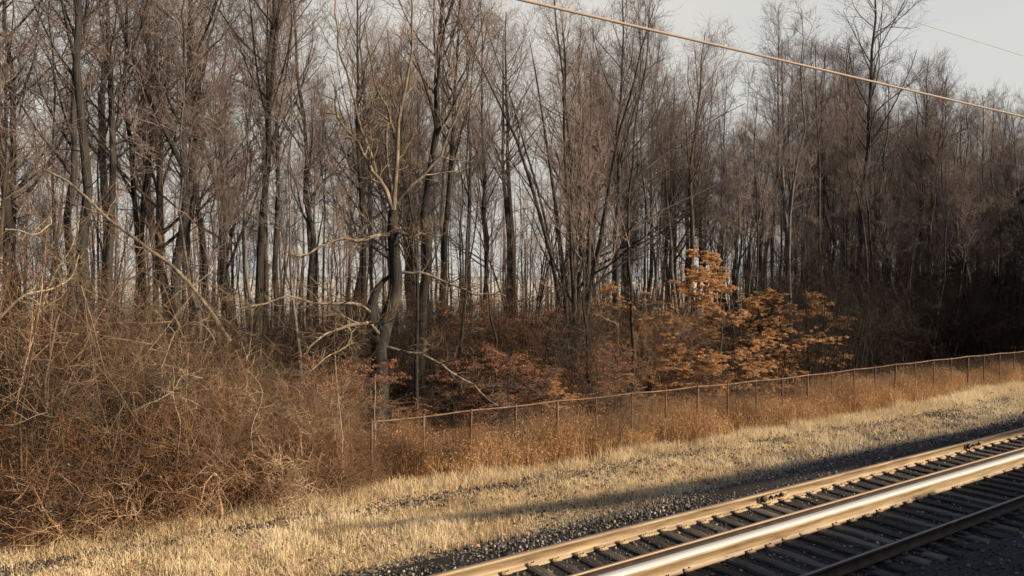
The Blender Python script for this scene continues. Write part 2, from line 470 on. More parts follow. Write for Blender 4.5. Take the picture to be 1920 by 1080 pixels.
# bolted joints on the far rail
for s in (13.1, 21.75):
    jb = boxes_mesh('joint_bar', [(0, 0, 0, .95, .022, .085), (0, .004, -.055, .95, .03, .03)], M_rust)
    jo = link('joint_bar', jb, rA, (s + .15, -.030, -.105))
    for k, (dx, r) in enumerate([(-.33, .075), (-.08, .036), (.10, .026), (.26, .045)]):
        n = 8; an = np.arange(n) * 2 * pi / n
        V = np.concatenate([np.stack([np.cos(an) * r, np.full(n, yy), np.sin(an) * r], 1) for yy in (0, -.05)])
        kk = np.arange(n)
        Qb = np.stack([kk, (kk + 1) % n, (kk + 1) % n + n, kk + n], 1)
        b = link('bolt', npmesh('bolt', V, [Qb, (np.arange(n) + n)[None, :], np.arange(n)[::-1][None, :]], M_bolt), jo, (dx, -.012, 0))

def tie_mesh():
    bm_boxes = [(0, 0, 0, .24, 4.3, .18)]
    V, Q = box_geo(*bm_boxes[0])
    # worn ends and a gently cupped top: subdivide lengthways
    ny = 24
    yy = np.linspace(-2.15, 2.15, ny)
    ring = np.array([[-.12, -.09], [.12, -.09], [.12, .075], [.10, .09], [0, .086], [-.10, .09], [-.12, .075]])
    n = len(ring)
    g = np.random.default_rng(3)
    V = np.concatenate([np.stack([ring[:, 0] + g.normal(0, .004, n), np.full(n, y), ring[:, 1] + g.normal(0, .004, n)], 1) for y in yy])
    k = np.arange(n); kn = (k + 1) % n
    Qs = [np.stack([s * n + k, s * n + kn, (s + 1) * n + kn, (s + 1) * n + k], 1) for s in range(ny - 1)]
    return npmesh('railway_tie', V, [np.concatenate(Qs), np.arange(n)[None, ::-1], (np.arange(n) + (ny - 1) * n)[None, :]], M_tie)
TIE = tie_mesh()
PLATE = boxes_mesh('tie_plate', [(0, 0, 0, .18, .36, .02), (-.06, -.12, .02, .025, .03, .03), (.06, -.12, .02, .025, .03, .03), (-.06, .12, .02, .025, .03, .03), (.06, .12, .02, .025, .03, .03), (0, -.135, .012, .18, .02, .02)], M_rust)
tl = 'dark long timber tie under the rails, one of the evenly spaced row'
tie0 = tag(link('railway_tie', TIE, loc=(0, 0, 0)), tl, 'railway tie', 'timber ties under the rails')
PLATED = PLATE.copy(); PLATED.name = 'shade_dark_tie_plate'; PLATED.materials[0] = M_darkrail  # plate recoloured dark to stand in for shade at the near rail
plates0 = [link('tie_plate', me_, tie0, (0, yy - 8.5, .105)) for yy, me_ in ((YA, PLATE), (YC, PLATE), (YD, PLATED))]
for k in range(140):
    x = -2 + k * .5 + random.uniform(-.03, .03)
    if k == 0: t, ps = tie0, None
    else:
        t = tie0.copy(); COL.objects.link(t)
        for p in plates0:
            c = p.copy(); COL.objects.link(c); c.parent = t
    t.location = (x, 8.5 + random.uniform(-.07, .07), -.310 + random.uniform(-.008, .008))
    t.rotation_euler = (0, 0, random.uniform(-.02, .02))

# loose stones
def STRIP(x):
    return np.interp(x, [0, 10, 25], [15.2, 15.0, 14.25]) + (vnoise(np.asarray(x) + 70, np.asarray(x) * 0, 6, 9) - .5) * .5
def EDGE(x):
    return np.interp(x, [-8, 0, 6.4, 11, 16.3, 38, 60], [16.2, 16.3, 16.75, 16.1, 15.75, 15.7, 15.6]) + (vnoise(np.asarray(x) + 40, np.asarray(x) * 0, 2.5, 21) - .5) * .5
def FENCE(x):
    return 16.85 - .030 * (np.asarray(x) - 8.5)
def stones(n, f, zoff, smin=.012, smax=.036):
    ph = (1 + 5 ** .5) / 2
    I = unit(np.array([[-1, ph, 0], [1, ph, 0], [-1, -ph, 0], [1, -ph, 0], [0, -1, ph], [0, 1, ph], [0, -1, -ph], [0, 1, -ph], [ph, 0, -1], [ph, 0, 1], [-ph, 0, -1], [-ph, 0, 1]], float))
    Fc = np.array([[0, 11, 5], [0, 5, 1], [0, 1, 7], [0, 7, 10], [0, 10, 11], [1, 5, 9], [5, 11, 4], [11, 10, 2], [10, 7, 6], [7, 1, 8], [3, 9, 4], [3, 4, 2], [3, 2, 6], [3, 6, 8], [3, 8, 9], [4, 9, 5], [2, 4, 11], [6, 2, 10], [8, 6, 7], [9, 8, 1]])
    x, y = f(n)
    n = len(x)
    s = rng.uniform(smin, smax, n)
    P = I[None] * rng.uniform(.75, 1.25, (n, 12, 1)) * (rng.uniform(.65, 1.2, (n, 1, 3)))
    q = rng.normal(0, 1, (n, 4)); q /= np.linalg.norm(q, axis=1, keepdims=True)
    w_, x_, y_, z_ = q.T
    R = np.stack([1 - 2 * (y_ * y_ + z_ * z_), 2 * (x_ * y_ - z_ * w_), 2 * (x_ * z_ + y_ * w_), 2 * (x_ * y_ + z_ * w_), 1 - 2 * (x_ * x_ + z_ * z_), 2 * (y_ * z_ - x_ * w_), 2 * (x_ * z_ - y_ * w_), 2 * (y_ * z_ + x_ * w_), 1 - 2 * (x_ * x_ + y_ * y_)], 1).reshape(n, 3, 3)
    P = np.einsum('nij,nkj->nki', R, P) * s[:, None, None]
    P += np.stack([x, y, zoff(x, y) + s * .35], 1)[:, None, :]
    tris = (Fc[None] + (np.arange(n) * 12)[:, None, None]).reshape(-1, 3)
    return P.reshape(-1, 3), tris, np.repeat(rng.random(n) ** 1.2, 12)
def fs(n):
    # denser close by, across the whole bed; the shoulder beyond the far rail is thick with stones
    x1 = -3 + 58 * rng.random(n) ** 1.6; y1 = np.where(rng.random(n) < .5, rng.uniform(10.08, 12.0, n), rng.uniform(4.6, 10.0, n))
    m = int(n * .2)
    x2 = -4 + 60 * rng.random(m) ** 1.3; y2 = STRIP(x2) + rng.normal(0, .26, m)
    m3 = int(n * .16)
    x3 = 9 + 46 * rng.random(m3); y3 = rng.uniform(11.5, 14.3, m3)
    return np.concatenate([x1, x2, x3]), np.concatenate([y1, y2, y3])
def zs(x, y):
    bed = np.interp(y, yb, zb)
    return np.where(y < 11.3, bed, np.maximum(gz(x, y), bed))
V, T, ti = stones(32000, fs, zs)
tag(link('ballast_stones', npmesh('ballast_stones', V, [T], M_stone, tint=ti)), 'loose grey ballast stones spread round the rails and along the grass', 'ballast', kind='stuff')

# overhead wires above the near rails
def cable(name, pts, r, m, label):
    P = np.array(pts)[None]
    o = link(name, tubes_mesh(name, [(P, np.full(P.shape[:2], r), 8)], m))
    return tag(o, label, 'cable')
def span(p0, p1, sag, n=60):
    p0 = np.array(p0); p1 = np.array(p1)
    t = np.linspace(0, 1, n)[:, None]
    P = p0 + (p1 - p0) * t
    P[:, 2] -= (4 * sag * t * (1 - t))[:, 0]
    return P
dW = 5.0
cable('contact_wire', span((-30, dW, EYE + 1.78), (75, dW, EYE + 3.20), 0.0), .0135, M_copper, 'copper coloured overhead wire slanting down across the treetops')
cable('messenger_wire', span((-30, dW + .02, EYE + 2.28), (75, dW + .02, EYE + 4.70), 0.0), .004, M_cable, 'very thin faint grey wire high in the pale sky')

# ------------------------------------------------------------------ fence
fx0, fx1 = 7.2, 52.0
fl = (fx1 - fx0) / cos(math.atan(.030))
fr = empty('chain_link_fence', (fx0, float(FENCE(fx0)), -.6), -math.atan(.030))
tag(fr, 'rusty chain link fence with thin posts and top rail along the edge of the wood', 'fence')
ztop = EYE - 3.5 + .6
nP = int(fl / 1.38)
for k in range(nP + 1):
    x = k * 1.38
    lean = random.uniform(-.05, .05)
    P = np.array([[[x + lean, 0, 0.0], [x + lean * .3, random.uniform(-.02, .02), ztop * .5], [x, 0, ztop + .03]]])
    rr = .022 if k % 4 else .032
    link('post', tubes_mesh('post', [(P, np.full((1, 3), rr), 8)], M_fence), fr)
P = np.array([[[x, .0 + .02 * sin(x * .7), ztop - .03 - .03 * abs(sin(x * 1.14)) + .025 * sin(x * .31)] for x in np.arange(0, fl, .5)]])
link('top_rail', tubes_mesh('top_rail', [(P, np.full(P.shape[:2], .022), 8)], M_fence), fr)
n = int(fl / .09)
x = np.arange(n) * .09
P = []
for sgn in (1, -1):
    zz = np.linspace(.1, ztop - .05, 4)
    for x0 in x:
        P.append([[min(max(x0 + sgn * (z_ - 1) * 1.0, 0), fl), .035 + .004 * sgn, z_] for z_ in zz])
P = np.array(P)
link('wire_mesh', tubes_mesh('wire_mesh', [(P, np.full(P.shape[:2], .0024), 3)], M_wire), fr)

# ------------------------------------------------------------------ trees: one of each kind, then copies
def line(p0, p1, K, wob, g):
    t = np.linspace(0, 1, K)[:, None]
    P = np.array(p0) + (np.array(p1) - np.array(p0)) * t
    w_ = np.cumsum(g.normal(0, wob, (K, 3)), 0); w_[:, 2] = 0
    w_ -= w_[0]
    return P + w_ * np.minimum(1, t * 3)

def tall_tree(H, r0, seed, first=.4, limbs=22, spread=.26, forks=0, dens=1.0, tw=1.0, crook=.10):
    g = np.random.default_rng(seed)
    K = 14
    P = line((0, 0, -.3), (g.normal(0, .5), g.normal(0, .5), H), K, crook, g)[None]
    t = np.linspace(0, 1, K)
    R = (r0 * (1 - .9 * t ** .9) + r0 * .35 * np.exp(-t * 30))[None]
    wood = [(P, R, 9)]
    lead = [(P, R)]
    if forks:
        C, CR = grow(P, R, forks, .30, .55, lambda t, L, m: H * (1 - t) * .95, (12, 26), 9, (.75, .03, .3), .5, .06, g, .15)
        wood.append((C, CR, 8)); lead.append((C, CR))
    C1s = []
    for (A, AR), nl, t0 in zip(lead, (limbs, max(6, limbs // 2)), (first, .25)):
        C1s.append(grow(A, AR, nl, t0, .98, lambda t, L, m: L * spread * np.maximum(1 - t, .05) ** .55 + .5, (28, 62), 7, (.45, .012, .09), .75, .10, g, .3))
    C1 = np.concatenate([c for c, _ in C1s]); R1 = np.concatenate([r for _, r in C1s])
    wood.append((C1, R1, 5))
    # a few dead stubs and thin low branches
    Cs, Rs = grow(P, R, 7, .12, first, lambda t, L, m: np.full(m, 1.3), (50, 85), 5, (.2, .008, .02), .1, .14, g)
    wood.append((Cs, Rs, 3))
    C2, R2 = grow(C1, R1, int(6 * dens), .15, .97, lambda t, L, m: L * .42 * (1.1 - .6 * t) + .25, (25, 58), 5, (.6, .0075 * tw, .03), .35, .12, g)
    C3, R3 = grow(C2, R2, 5, .1, .98, lambda t, L, m: L * .42 + .2, (25, 60), 4, (.65, .0055 * tw, .014), .25, .14, g)
    C4, R4 = grow(C3, R3, 3, .15, .98, lambda t, L, m: L * .5 + .12, (25, 55), 3, (.8, .0042 * tw, .008), .15, .1, g)
    C5, R5 = grow(Cs, Rs, 4, .2, .95, lambda t, L, m: L * .4, (30, 60), 4, (.6, .005, .01), .1, .12, g)
    tw_ = [(C2, R2, 4), (C3, R3, 3), (C4, R4, 3), (C5, R5, 3)]
    return tubes_mesh('trunk', wood, M_bark), tubes_mesh('crown', tw_, M_twig)

def slender_tree(H, r0, seed, spread=.2):
    return tall_tree(H, r0, seed, .5, 16, spread * .85, 0, .85)

def multi_tree(H, r0, seed, stems=8, spread=.33):
    g = np.random.default_rng(seed)
    P0, R0 = [], []
    for k in range(stems):
        a = g.random() * 2 * pi
        rr = H * spread * (k + .5) / stems
        p = line((.25 * cos(a), .25 * sin(a), -.3), (rr * cos(a), rr * sin(a), H * g.uniform(.8, 1)), 12, .08, g)
        tt = np.linspace(0, 1, 12)[:, None]
        p[:, :2] = p[:, :2] * (tt ** .75) + np.array([.25 * cos(a), .25 * sin(a)]) * (1 - tt)
        P0.append(p); R0.append(r0 * g.uniform(.6, 1.1) * (1 - .9 * tt[:, 0]))
    P = np.array(P0); R = np.array(R0)
    C1, R1 = grow(P, R, 9, .25, .98, lambda t, L, m: L * .2 * np.maximum(1 - t, .06) ** .5 + .4, (22, 50), 6, (.45, .01, .05), .6, .1, g)
    C2, R2 = grow(C1, R1, 5, .15, .97, lambda t, L, m: L * .42 + .2, (25, 55), 5, (.6, .007, .02), .3, .12, g)
    C3, R3 = grow(C2, R2, 4, .1, .98, lambda t, L, m: L * .45 + .15, (25, 55), 4, (.65, .005, .012), .2, .13, g)
    C4, R4 = grow(C3, R3, 2, .2, .98, lambda t, L, m: L * .5 + .1, (25, 55), 3, (.8, .004, .008), .1, .1, g)
    return tubes_mesh('trunk', [(P, R, 8), (C1, R1, 4)], M_bark), tubes_mesh('crown', [(C2, R2, 3), (C3, R3, 3), (C4, R4, 3)], M_twig)

def shrub(H, W_, seed, canes=26, mc=None, leafn=0, leafmat=None, twigs=1.0, upright=0.0):
    """arching canes, twigs and (some) dry leaves"""
    g = np.random.default_rng(seed)
    P, R = [], []
    K = 8
    for k in range(canes):
        a = g.random() * 2 * pi; q = g.random() ** .6
        b = np.array([cos(a), sin(a)]) * q * W_ * .45
        a2 = a + g.normal(0, .8)
        out = np.array([cos(a2), sin(a2)]) * W_ * g.uniform(.1, .65) * (1 - .7 * upright)
        h = H * g.uniform(.55, 1.05)
        t = np.linspace(0, 1, K)
        arch = np.sin(np.minimum(t * g.uniform(.55, .85) * pi, pi * .85)) if g.random() < .6 * (1 - upright) else t
        z = -.15 + h * arch / arch.max()
        xy = b[None] + out[None] * (t[:, None] ** 1.4)
        p = np.concatenate([xy, z[:, None]], 1)
        p += np.cumsum(g.normal(0, .05, (K, 3)), 0) * np.array([1, 1, .6])
        P.append(p); R.append(g.uniform(.007, .018) * (2.0 if k % 7 == 0 else 1) * (1 - .75 * t))
    P = np.array(P); R = np.array(R)
    C1, R1 = grow(P, R, 7, .1, .98, lambda t, L, m: L * .28 + .2, (25, 75), 6, (.55, .005, .01), .2, .2, g)
    C2, R2 = grow(C1, R1, int(5 * twigs), .1, .98, lambda t, L, m: L * .45 + .1, (25, 70), 4, (.7, .004, .007), .1, .18, g)
    C3, R3 = grow(C2, R2, 3, .1, .98, lambda t, L, m: L * .5 + .06, (25, 70), 3, (.8, .0034, .005), .0, .15, g)
    mc = mc or M_cane
    stems = tubes_mesh('stems', [(P, R, 5), (C1, R1, 3)], mc)
    tw_ = tubes_mesh('twigs', [(C2, R2, 3), (C3, R3, 3)], mc)
    lf = None
    if leafn:
        ends = C3[g.integers(0, len(C3), leafn), -1] + g.normal(0, .04, (leafn, 3))
        V, T = leaves(ends, .045, .2, g)
        lf = npmesh('dry_leaves', V, [T], leafmat or M_rustleaf, tint=np.repeat(g.random(leafn), 4))
    return stems, tw_, lf

def beech(H, W_, seed, leafn=9000, size=.062, lm=None):
    g = np.random.default_rng(seed)
    P = line((0, 0, -.2), (g.normal(0, .25), g.normal(0, .25), H), 10, .05, g)[None]
    R = (.055 * (1 - .9 * np.linspace(0, 1, 10)))[None]
    C1, R1 = grow(P, R, 34, .08, .97, lambda t, L, m: W_ * .52 * (1.12 - t) ** .7 + .15, (60, 92), 7, (.4, .007, .02), .12, .08, g)
    C2, R2 = grow(C1, R1, 9, .15, .98, lambda t, L, m: L * .34 * (1.1 - .7 * t) + .12, (35, 65), 5, (.6, .004, .009), 0, .07, g, .35, .75)
    C3, R3 = grow(C2, R2, 4, .15, .98, lambda t, L, m: L * .4 + .06, (30, 60), 3, (.8, .003, .005), 0, .06, g, .35, .75)
    k = g.integers(0, len(C3), leafn); j = g.integers(1, 3, leafn)
    # whole sprays carry many leaves and others none, so the crown has gaps
    keep = (np.sin(k // 36 * 12.9898) * 43758.5453) % 1 < .60
    pts = C3[k, j][keep] + g.normal(0, .035, (keep.sum(), 3)) * np.array([1, 1, .4])
    V, T = leaves(pts, size, .55, g)
    tr = tubes_mesh('trunk', [(P, R, 6), (C1, R1, 4)], M_bark)
    br = tubes_mesh('branches', [(C2, R2, 3), (C3, R3, 3)], M_twig)
    lf = npmesh('leaves', V, [T], lm or M_beechleaf, tint=np.repeat(np.clip(g.normal(.58, .28, len(pts)), 0, 1), 4))
    return tr, br, lf

def evergreen(H, W_, seed):
    g = np.random.default_rng(seed)
    P = line((0, 0, -.3), (0, 0, H), 10, .02, g)[None]
    R = (.16 * (1 - .93 * np.linspace(0, 1, 10)))[None]
    C1, R1 = grow(P, R, 90, .10, .98, lambda t, L, m: W_ * .5 * (1.06 - t) ** .8 + .2, (70, 105), 6, (.35, .01, .035), -.1, .07, g)
    C2, R2 = grow(C1, R1, 9, .15, .98, lambda t, L, m: L * .3 + .1, (35, 65), 4, (.6, .005, .01), -.1, .1, g)
    k = g.integers(0, len(C2), 26000); j = g.integers(1, 4, 26000)
    V, T = leaves(C2[k, j] + g.normal(0, .05, (26000, 3)), .17, .1, g, .3)
    return tubes_mesh('trunk', [(P, R, 8), (C1, R1, 4)], M_bark), tubes_mesh('branches', [(C2, R2, 3)], M_bark), npmesh('needles', V, [T], M_needle, tint=np.repeat(g.random(26000), 4))

def plant(name, meshes, loc, rz, scale, label, cat, group=None, lean=(0, 0), bark=None):
    o = empty(name, loc, rz)
    o.rotation_euler = (lean[0], lean[1], rz)
    o.scale = scale if isinstance(scale, tuple) else (scale,) * 3
    for m in meshes:
        if m is None: continue
        c = link(m.name.split('.')[0], m, o)
        if bark is not None and c.name.startswith('trunk'):
            c.material_slots[0].link = 'OBJECT'
            c.material_slots[0].material = bark
    return tag(o, label, cat, group)

TALL = [tall_tree(19.0, .19, 11, .5), tall_tree(18.3, .16, 12, .46, 20, .24), tall_tree(19.6, .22, 13, .5, 24, .28), tall_tree(18.6, .17, 14, .5, 20, .25, 2), tall_tree(17.6, .15, 15, .44, 22, .22), tall_tree(19.2, .2, 16, .46, 22, .30, 1), tall_tree(18.0, .14, 17, .42, 22, .20), tall_tree(18.8, .26, 18, .32, 20, .36, 2, crook=.16), tall_tree(17.8, .18, 19, .25, 26, .30, 1, crook=.2), tall_tree(19, .12, 20, .55, 18, .2, crook=.14)]
SLIM = [slender_tree(14.5, .085, 21), slender_tree(12.5, .07, 22, .22), slender_tree(16, .10, 23, .17), slender_tree(10, .06, 24, .24), slender_tree(15.2, .075, 25, .16)]
MULTI = [multi_tree(17.5, .15, 31, 8, .42), multi_tree(12, .07, 32, 6, .36)]
SHRUB = [shrub(3.4, 3.6, 41, leafn=3500), shrub(3.0, 3.8, 42, 18, leafn=4500), shrub(3.9, 2.4, 43, 20, leafn=1200, upright=.8), shrub(2.6, 3.4, 44, 20, leafn=5500), shrub(4.2, 2.8, 54, 16, upright=.5)]
WAND = [shrub(2.4, 1.6, 55, 30, M_wand, upright=1.0, twigs=.6), shrub(1.9, 1.5, 56, 26, M_wand, 700, upright=1.0, twigs=.6)]
PALE = [shrub(3.6, 3.4, 45, 20, M_vine, twigs=.8)]
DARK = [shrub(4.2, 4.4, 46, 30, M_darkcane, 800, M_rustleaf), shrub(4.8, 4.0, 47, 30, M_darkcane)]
LOWB = [shrub(1.4, 2.0, 48, 24, M_cane, 250), shrub(1.2, 1.8, 49, 22, M_cane, 120)]
EVER = [evergreen(13, 5.0, 81), evergreen(10.5, 4.4, 82), evergreen(15, 5.4, 83)]
BEECH = [beech(5.9, 7.2, 51, 120000, .050), beech(4.2, 4.6, 52, 34000, .052), beech(3.4, 3.8, 53, 9000, .050, M_redleaf), beech(4.0, 3.4, 57, 7000, .050, M_redleaf)]

def put(x, y): return (float(x), float(y), float(gz(x, y)))

# trees that can be told apart at the front of the wood: pixel column, distance, kind, girth scale, lean, label
HERO = [
 (14, 24, 0, 1.0, 0, 'dark straight trunk at the left edge of the picture, first of the row'),
 (40, 27, 1, 1.0, 0, 'thin dark trunk close beside the leftmost trunk'),
 (116, 23, 4, 1.0, 0.0, 'dark straight tree just left of the leaning dark trunk'),
 (170, 22, 2, .85, -.05, 'thick black trunk leaning to the left above the tall tangled bush'),
 (203, 24, 1, 1.0, 0, 'straight dark tree just right of the leaning dark trunk'),
 (243, 27, 6, 1.0, 0, 'slender straight tree between the dark pair and the forked tree'),
 (318, 24, 3, 1.15, -.03, 'dark tree whose trunk forks into a broad V high above the thicket'),
 (356, 28, 4, .9, 0, 'thin upright tree just right of the broad forked tree'),
 (398, 27, 6, .9, .02, 'thin grey tree rising behind the middle of the thicket'),
 (466, 23.5, 5, .8, -.02, 'dark tree with a low limb slanting to the left over the thicket'),
 (523, 27, 1, .9, 0, 'slim dark upright tree right of the tree with a slanting low limb'),
 (590, 25, 4, 1.0, 0, 'plain straight tree midway between thicket and crooked pale tree'),
 (680, 29, 0, .85, 0, 'straight dark trunk rising just behind the crooked pale tree'),
 (778, 23.6, 2, 1.05, 0, 'stout dark trunk right of the crooked pale tree, reaching down to the fence'),
 (882, 29, 1, 1.0, .02, 'upright grey tree over the reddish saplings right of the stout trunk'),
 (912, 26, 4, .8, 0, 'thin tree with dark foot among the orange brown saplings'),
 (962, 32, 0, 1.2, 0, 'grey tree with bright sky behind its trunk, left of the many stemmed clump'),
 (1148, 26, 5, .9, .015, 'dark leafless tree close to the right side of the vine draped clump'),
 (1215, 31, 1, 1.0, .02, 'slim tree behind the left edge of the orange beech'),
 (1300, 30, 6, 1.0, 0, 'slender tree rising behind the orange beech sapling'),
 (1420, 33, 4, 1.1, 0, 'grey tree rising above the right side of the orange beech'),
 (1540, 27, 0, .9, 0, 'upright dark tree left of the tallest tree on the right'),
 (1604, 25, 2, 1.1, 0, 'tallest dark tree on the right, standing clear against the pale sky'),
 (1642, 26, 6, .9, .02, 'thin tree close against the right side of the tallest tree'),
 (1752, 27, 1, 1.1, 0, 'dark tree in the shaded wood halfway from tallest tree to right edge'),
 (1835, 28, 0, 1.0, 0, 'dark tree near the right edge over the bend of the grass'),
]
for px, dd, k, gs, lean, lab in HERO:
    x = WX(px, dd)
    s = gs if isinstance(gs, tuple) else (gs, gs, 1.0)
    if px == 1604: s = (1.1, 1.1, 1.18)
    plant('forest_tree', TALL[k], put(x, dd), random.random() * 6.28, s, lab, 'tree', 'bare trees at the front of the wood', (0, lean), M_ebonybark if px < 330 or px in (778, 1148, 1604) else None)
mt = plant('multi_stem_tree', MULTI[0], put(WX(1082, 24), 24), .6, 1.0, 'clump of many thin stems fanning upward from one foot in the middle right', 'tree')
mt.rotation_euler = (0, 0, 0)
for pts in ([(1088, 540), (1120, 470, -.3), (1185, 425, -.6), (1260, 380, -.9), (1330, 345, -1.1), (1400, 322, -1.2)], [(1092, 560), (1130, 520, -.4), (1190, 470, -.8), (1250, 420, -1.0), (1310, 380, -1.2)], [(1086, 520), (1110, 440, .2), (1170, 350, .3), (1250, 285, .4), (1340, 225, .5), (1390, 200, .5)]):
    A = np.array([np.array(W(p[0], p[1], 24 + (p[2] if len(p) > 2 else 0)) - mt.location) for p in pts])
    sL = np.concatenate([[0], np.cumsum(np.linalg.norm(np.diff(A, axis=0), axis=1))]); sL /= sL[-1]
    P = np.stack([np.interp(np.linspace(0, 1, 14), sL, A[:, i]) for i in range(3)], 1)
    P[1:-1] = P[1:-1] * .5 + (P[:-2] + P[2:]) * .25
    P = (P + np.cumsum(rng.normal(0, .03, P.shape), 0))[None]
    R = np.linspace(.062, .015, 14)[None]
    C1, R1 = grow(P, R, 13, .2, .98, lambda t, L, m: L * .2 * (1.2 - t) + .3, (25, 65), 6, (.5, .008, .02), .4, .13)
    C2, R2 = grow(C1, R1, 6, .15, .98, lambda t, L, m: L * .4 + .1, (25, 60), 4, (.6, .005, .01), .2, .13)
    C3, R3 = grow(C2, R2, 4, .15, .98, lambda t, L, m: L * .4 + .1, (25, 60), 3, (.7, .004, .007), .2, .13)
    link('limb', tubes_mesh('limb', [(P, R, 7), (C1, R1, 4), (C2, R2, 3), (C3, R3, 3)], M_bark), mt)
plant('multi_stem_tree', MULTI[1], put(WX(985, 27), 27), 2.1, 1.0, 'small many stemmed tree behind the fence left of the fanning clump', 'tree')

# the rest of the wood
front = [(WX(h[0], h[1]), h[1]) for h in HERO]
def fill(n, dmin, dmax, mind, taken, power=1.0):
    out = []
    tries = 0
    while len(out) < n and tries < 60000:
        tries += 1
        y = dmin + (dmax - dmin) * random.random() ** power
        x = random.uniform(-.12 * y - 3, 2.75 * y + 8)
        px = CX + F * (x * sin(TH) - y * cos(TH)) / (x * cos(TH) + y * sin(TH))
        if 640 < px < 765 and y < 31: continue
        if 915 < px < 1045 and random.random() < .75: continue
        if all((x - a_) ** 2 + (y - b_) ** 2 > mind * mind for a_, b_ in taken):
            out.append((x, y)); taken.append((x, y))
    return out
taken = list(front)
ZL = [(.35, 'tall bare tree deep in the wood behind the thicket'), (.75, 'tall bare tree deep in the wood behind the crooked tree and reddish saplings'), (1.25, 'tall bare tree deep in the wood behind the beech and vine clump'), (99, 'tall bare tree in the dark dense wood on the right')]
ZS = [(.35, 'young slim bare tree standing among the trunks behind the thicket'), (.75, 'young slim bare tree among trunks behind the crooked tree'), (1.25, 'young slim bare tree among trunks behind the orange beech'), (99, 'young slim bare tree in the dark wood on the right')]
def zone(Z_, x, y):
    for lim, lab in Z_:
        if x / y < lim: return lab
for x, y in fill(195, 25.5, 58, 2.1, taken, 1.25):
    k = random.randrange(len(TALL)); s = random.uniform(.9, 1.06); gsc = random.choice([.6, .8, .9, 1.0, 1.1, 1.35])
    lab = zone(ZL, x, y)
    plant('forest_tree', TALL[k], put(x, y), random.random() * 6.28, (gsc, gsc, s), lab, 'tree', lab.replace('tall bare tree', 'tall bare trees'), (random.gauss(0, .035), random.gauss(0, .035)), random.choice([None, M_bark2, M_bark3]))
for x, y in fill(280, 21.5, 60, 1.1, taken, 1.5):
    k = random.randrange(len(SLIM)); s = random.uniform(.75, 1.1)
    lab = zone(ZS, x, y)
    plant('young_tree', SLIM[k], put(x, y), random.random() * 6.28, s, lab, 'tree', lab.replace('young slim bare tree', 'young slim bare trees'), (random.gauss(0, .045), random.gauss(0, .045)), random.choice([None, None, M_bark2, M_bark3]))

for k in range(46):
    dd = random.uniform(24, 44); x = WX(random.uniform(1500, 2050), dd)
    plant('forest_tree', random.choice(TALL), put(x, dd), random.random() * 6.28, (1, 1, random.uniform(.95, 1.06)), ZL[3][1], 'tree', ZL[3][1].replace('tall bare tree', 'tall bare trees'), (random.gauss(0, .03), random.gauss(0, .03)))

# far trees that read as one mass: one object of many thin trunks and light crowns
def woodland():
    g = np.random.default_rng(91)
    N = 360
    y = g.uniform(64, 82, N); x = g.uniform(-.15, 2.75, N) * y
    z = gz(x, y)
    P = np.zeros((N, 7, 3)); H = g.uniform(15, 20, N); t = np.linspace(0, 1, 7)
    P[:, :, 0] = x[:, None] + np.cumsum(g.normal(0, .15, (N, 7)), 1); P[:, :, 1] = y[:, None]
    P[:, :, 2] = z[:, None] - .3 + H[:, None] * t
    R = g.uniform(.06, .19, N)[:, None] * (1 - .85 * t)
    C1, R1 = grow(P, R, 9, .35, .98, lambda t, L, m: L * .17 * np.maximum(1 - t, .05) ** .5 + .5, (28, 60), 5, (.5, .02, .06), .6, .1, g)
    C2, R2 = grow(C1, R1, 6, .15, .98, lambda t, L, m: L * .5 + .3, (25, 60), 3, (.6, .014, .02), .3, .1, g)
    return tubes_mesh('distant_woodland', [(P, R, 5), (C1, R1, 3), (C2, R2, 3)], M_twig)
tag(link('distant_woodland', woodland()), 'far mass of thin bare trees closing the wood against pale sky', 'woodland', kind='stuff')

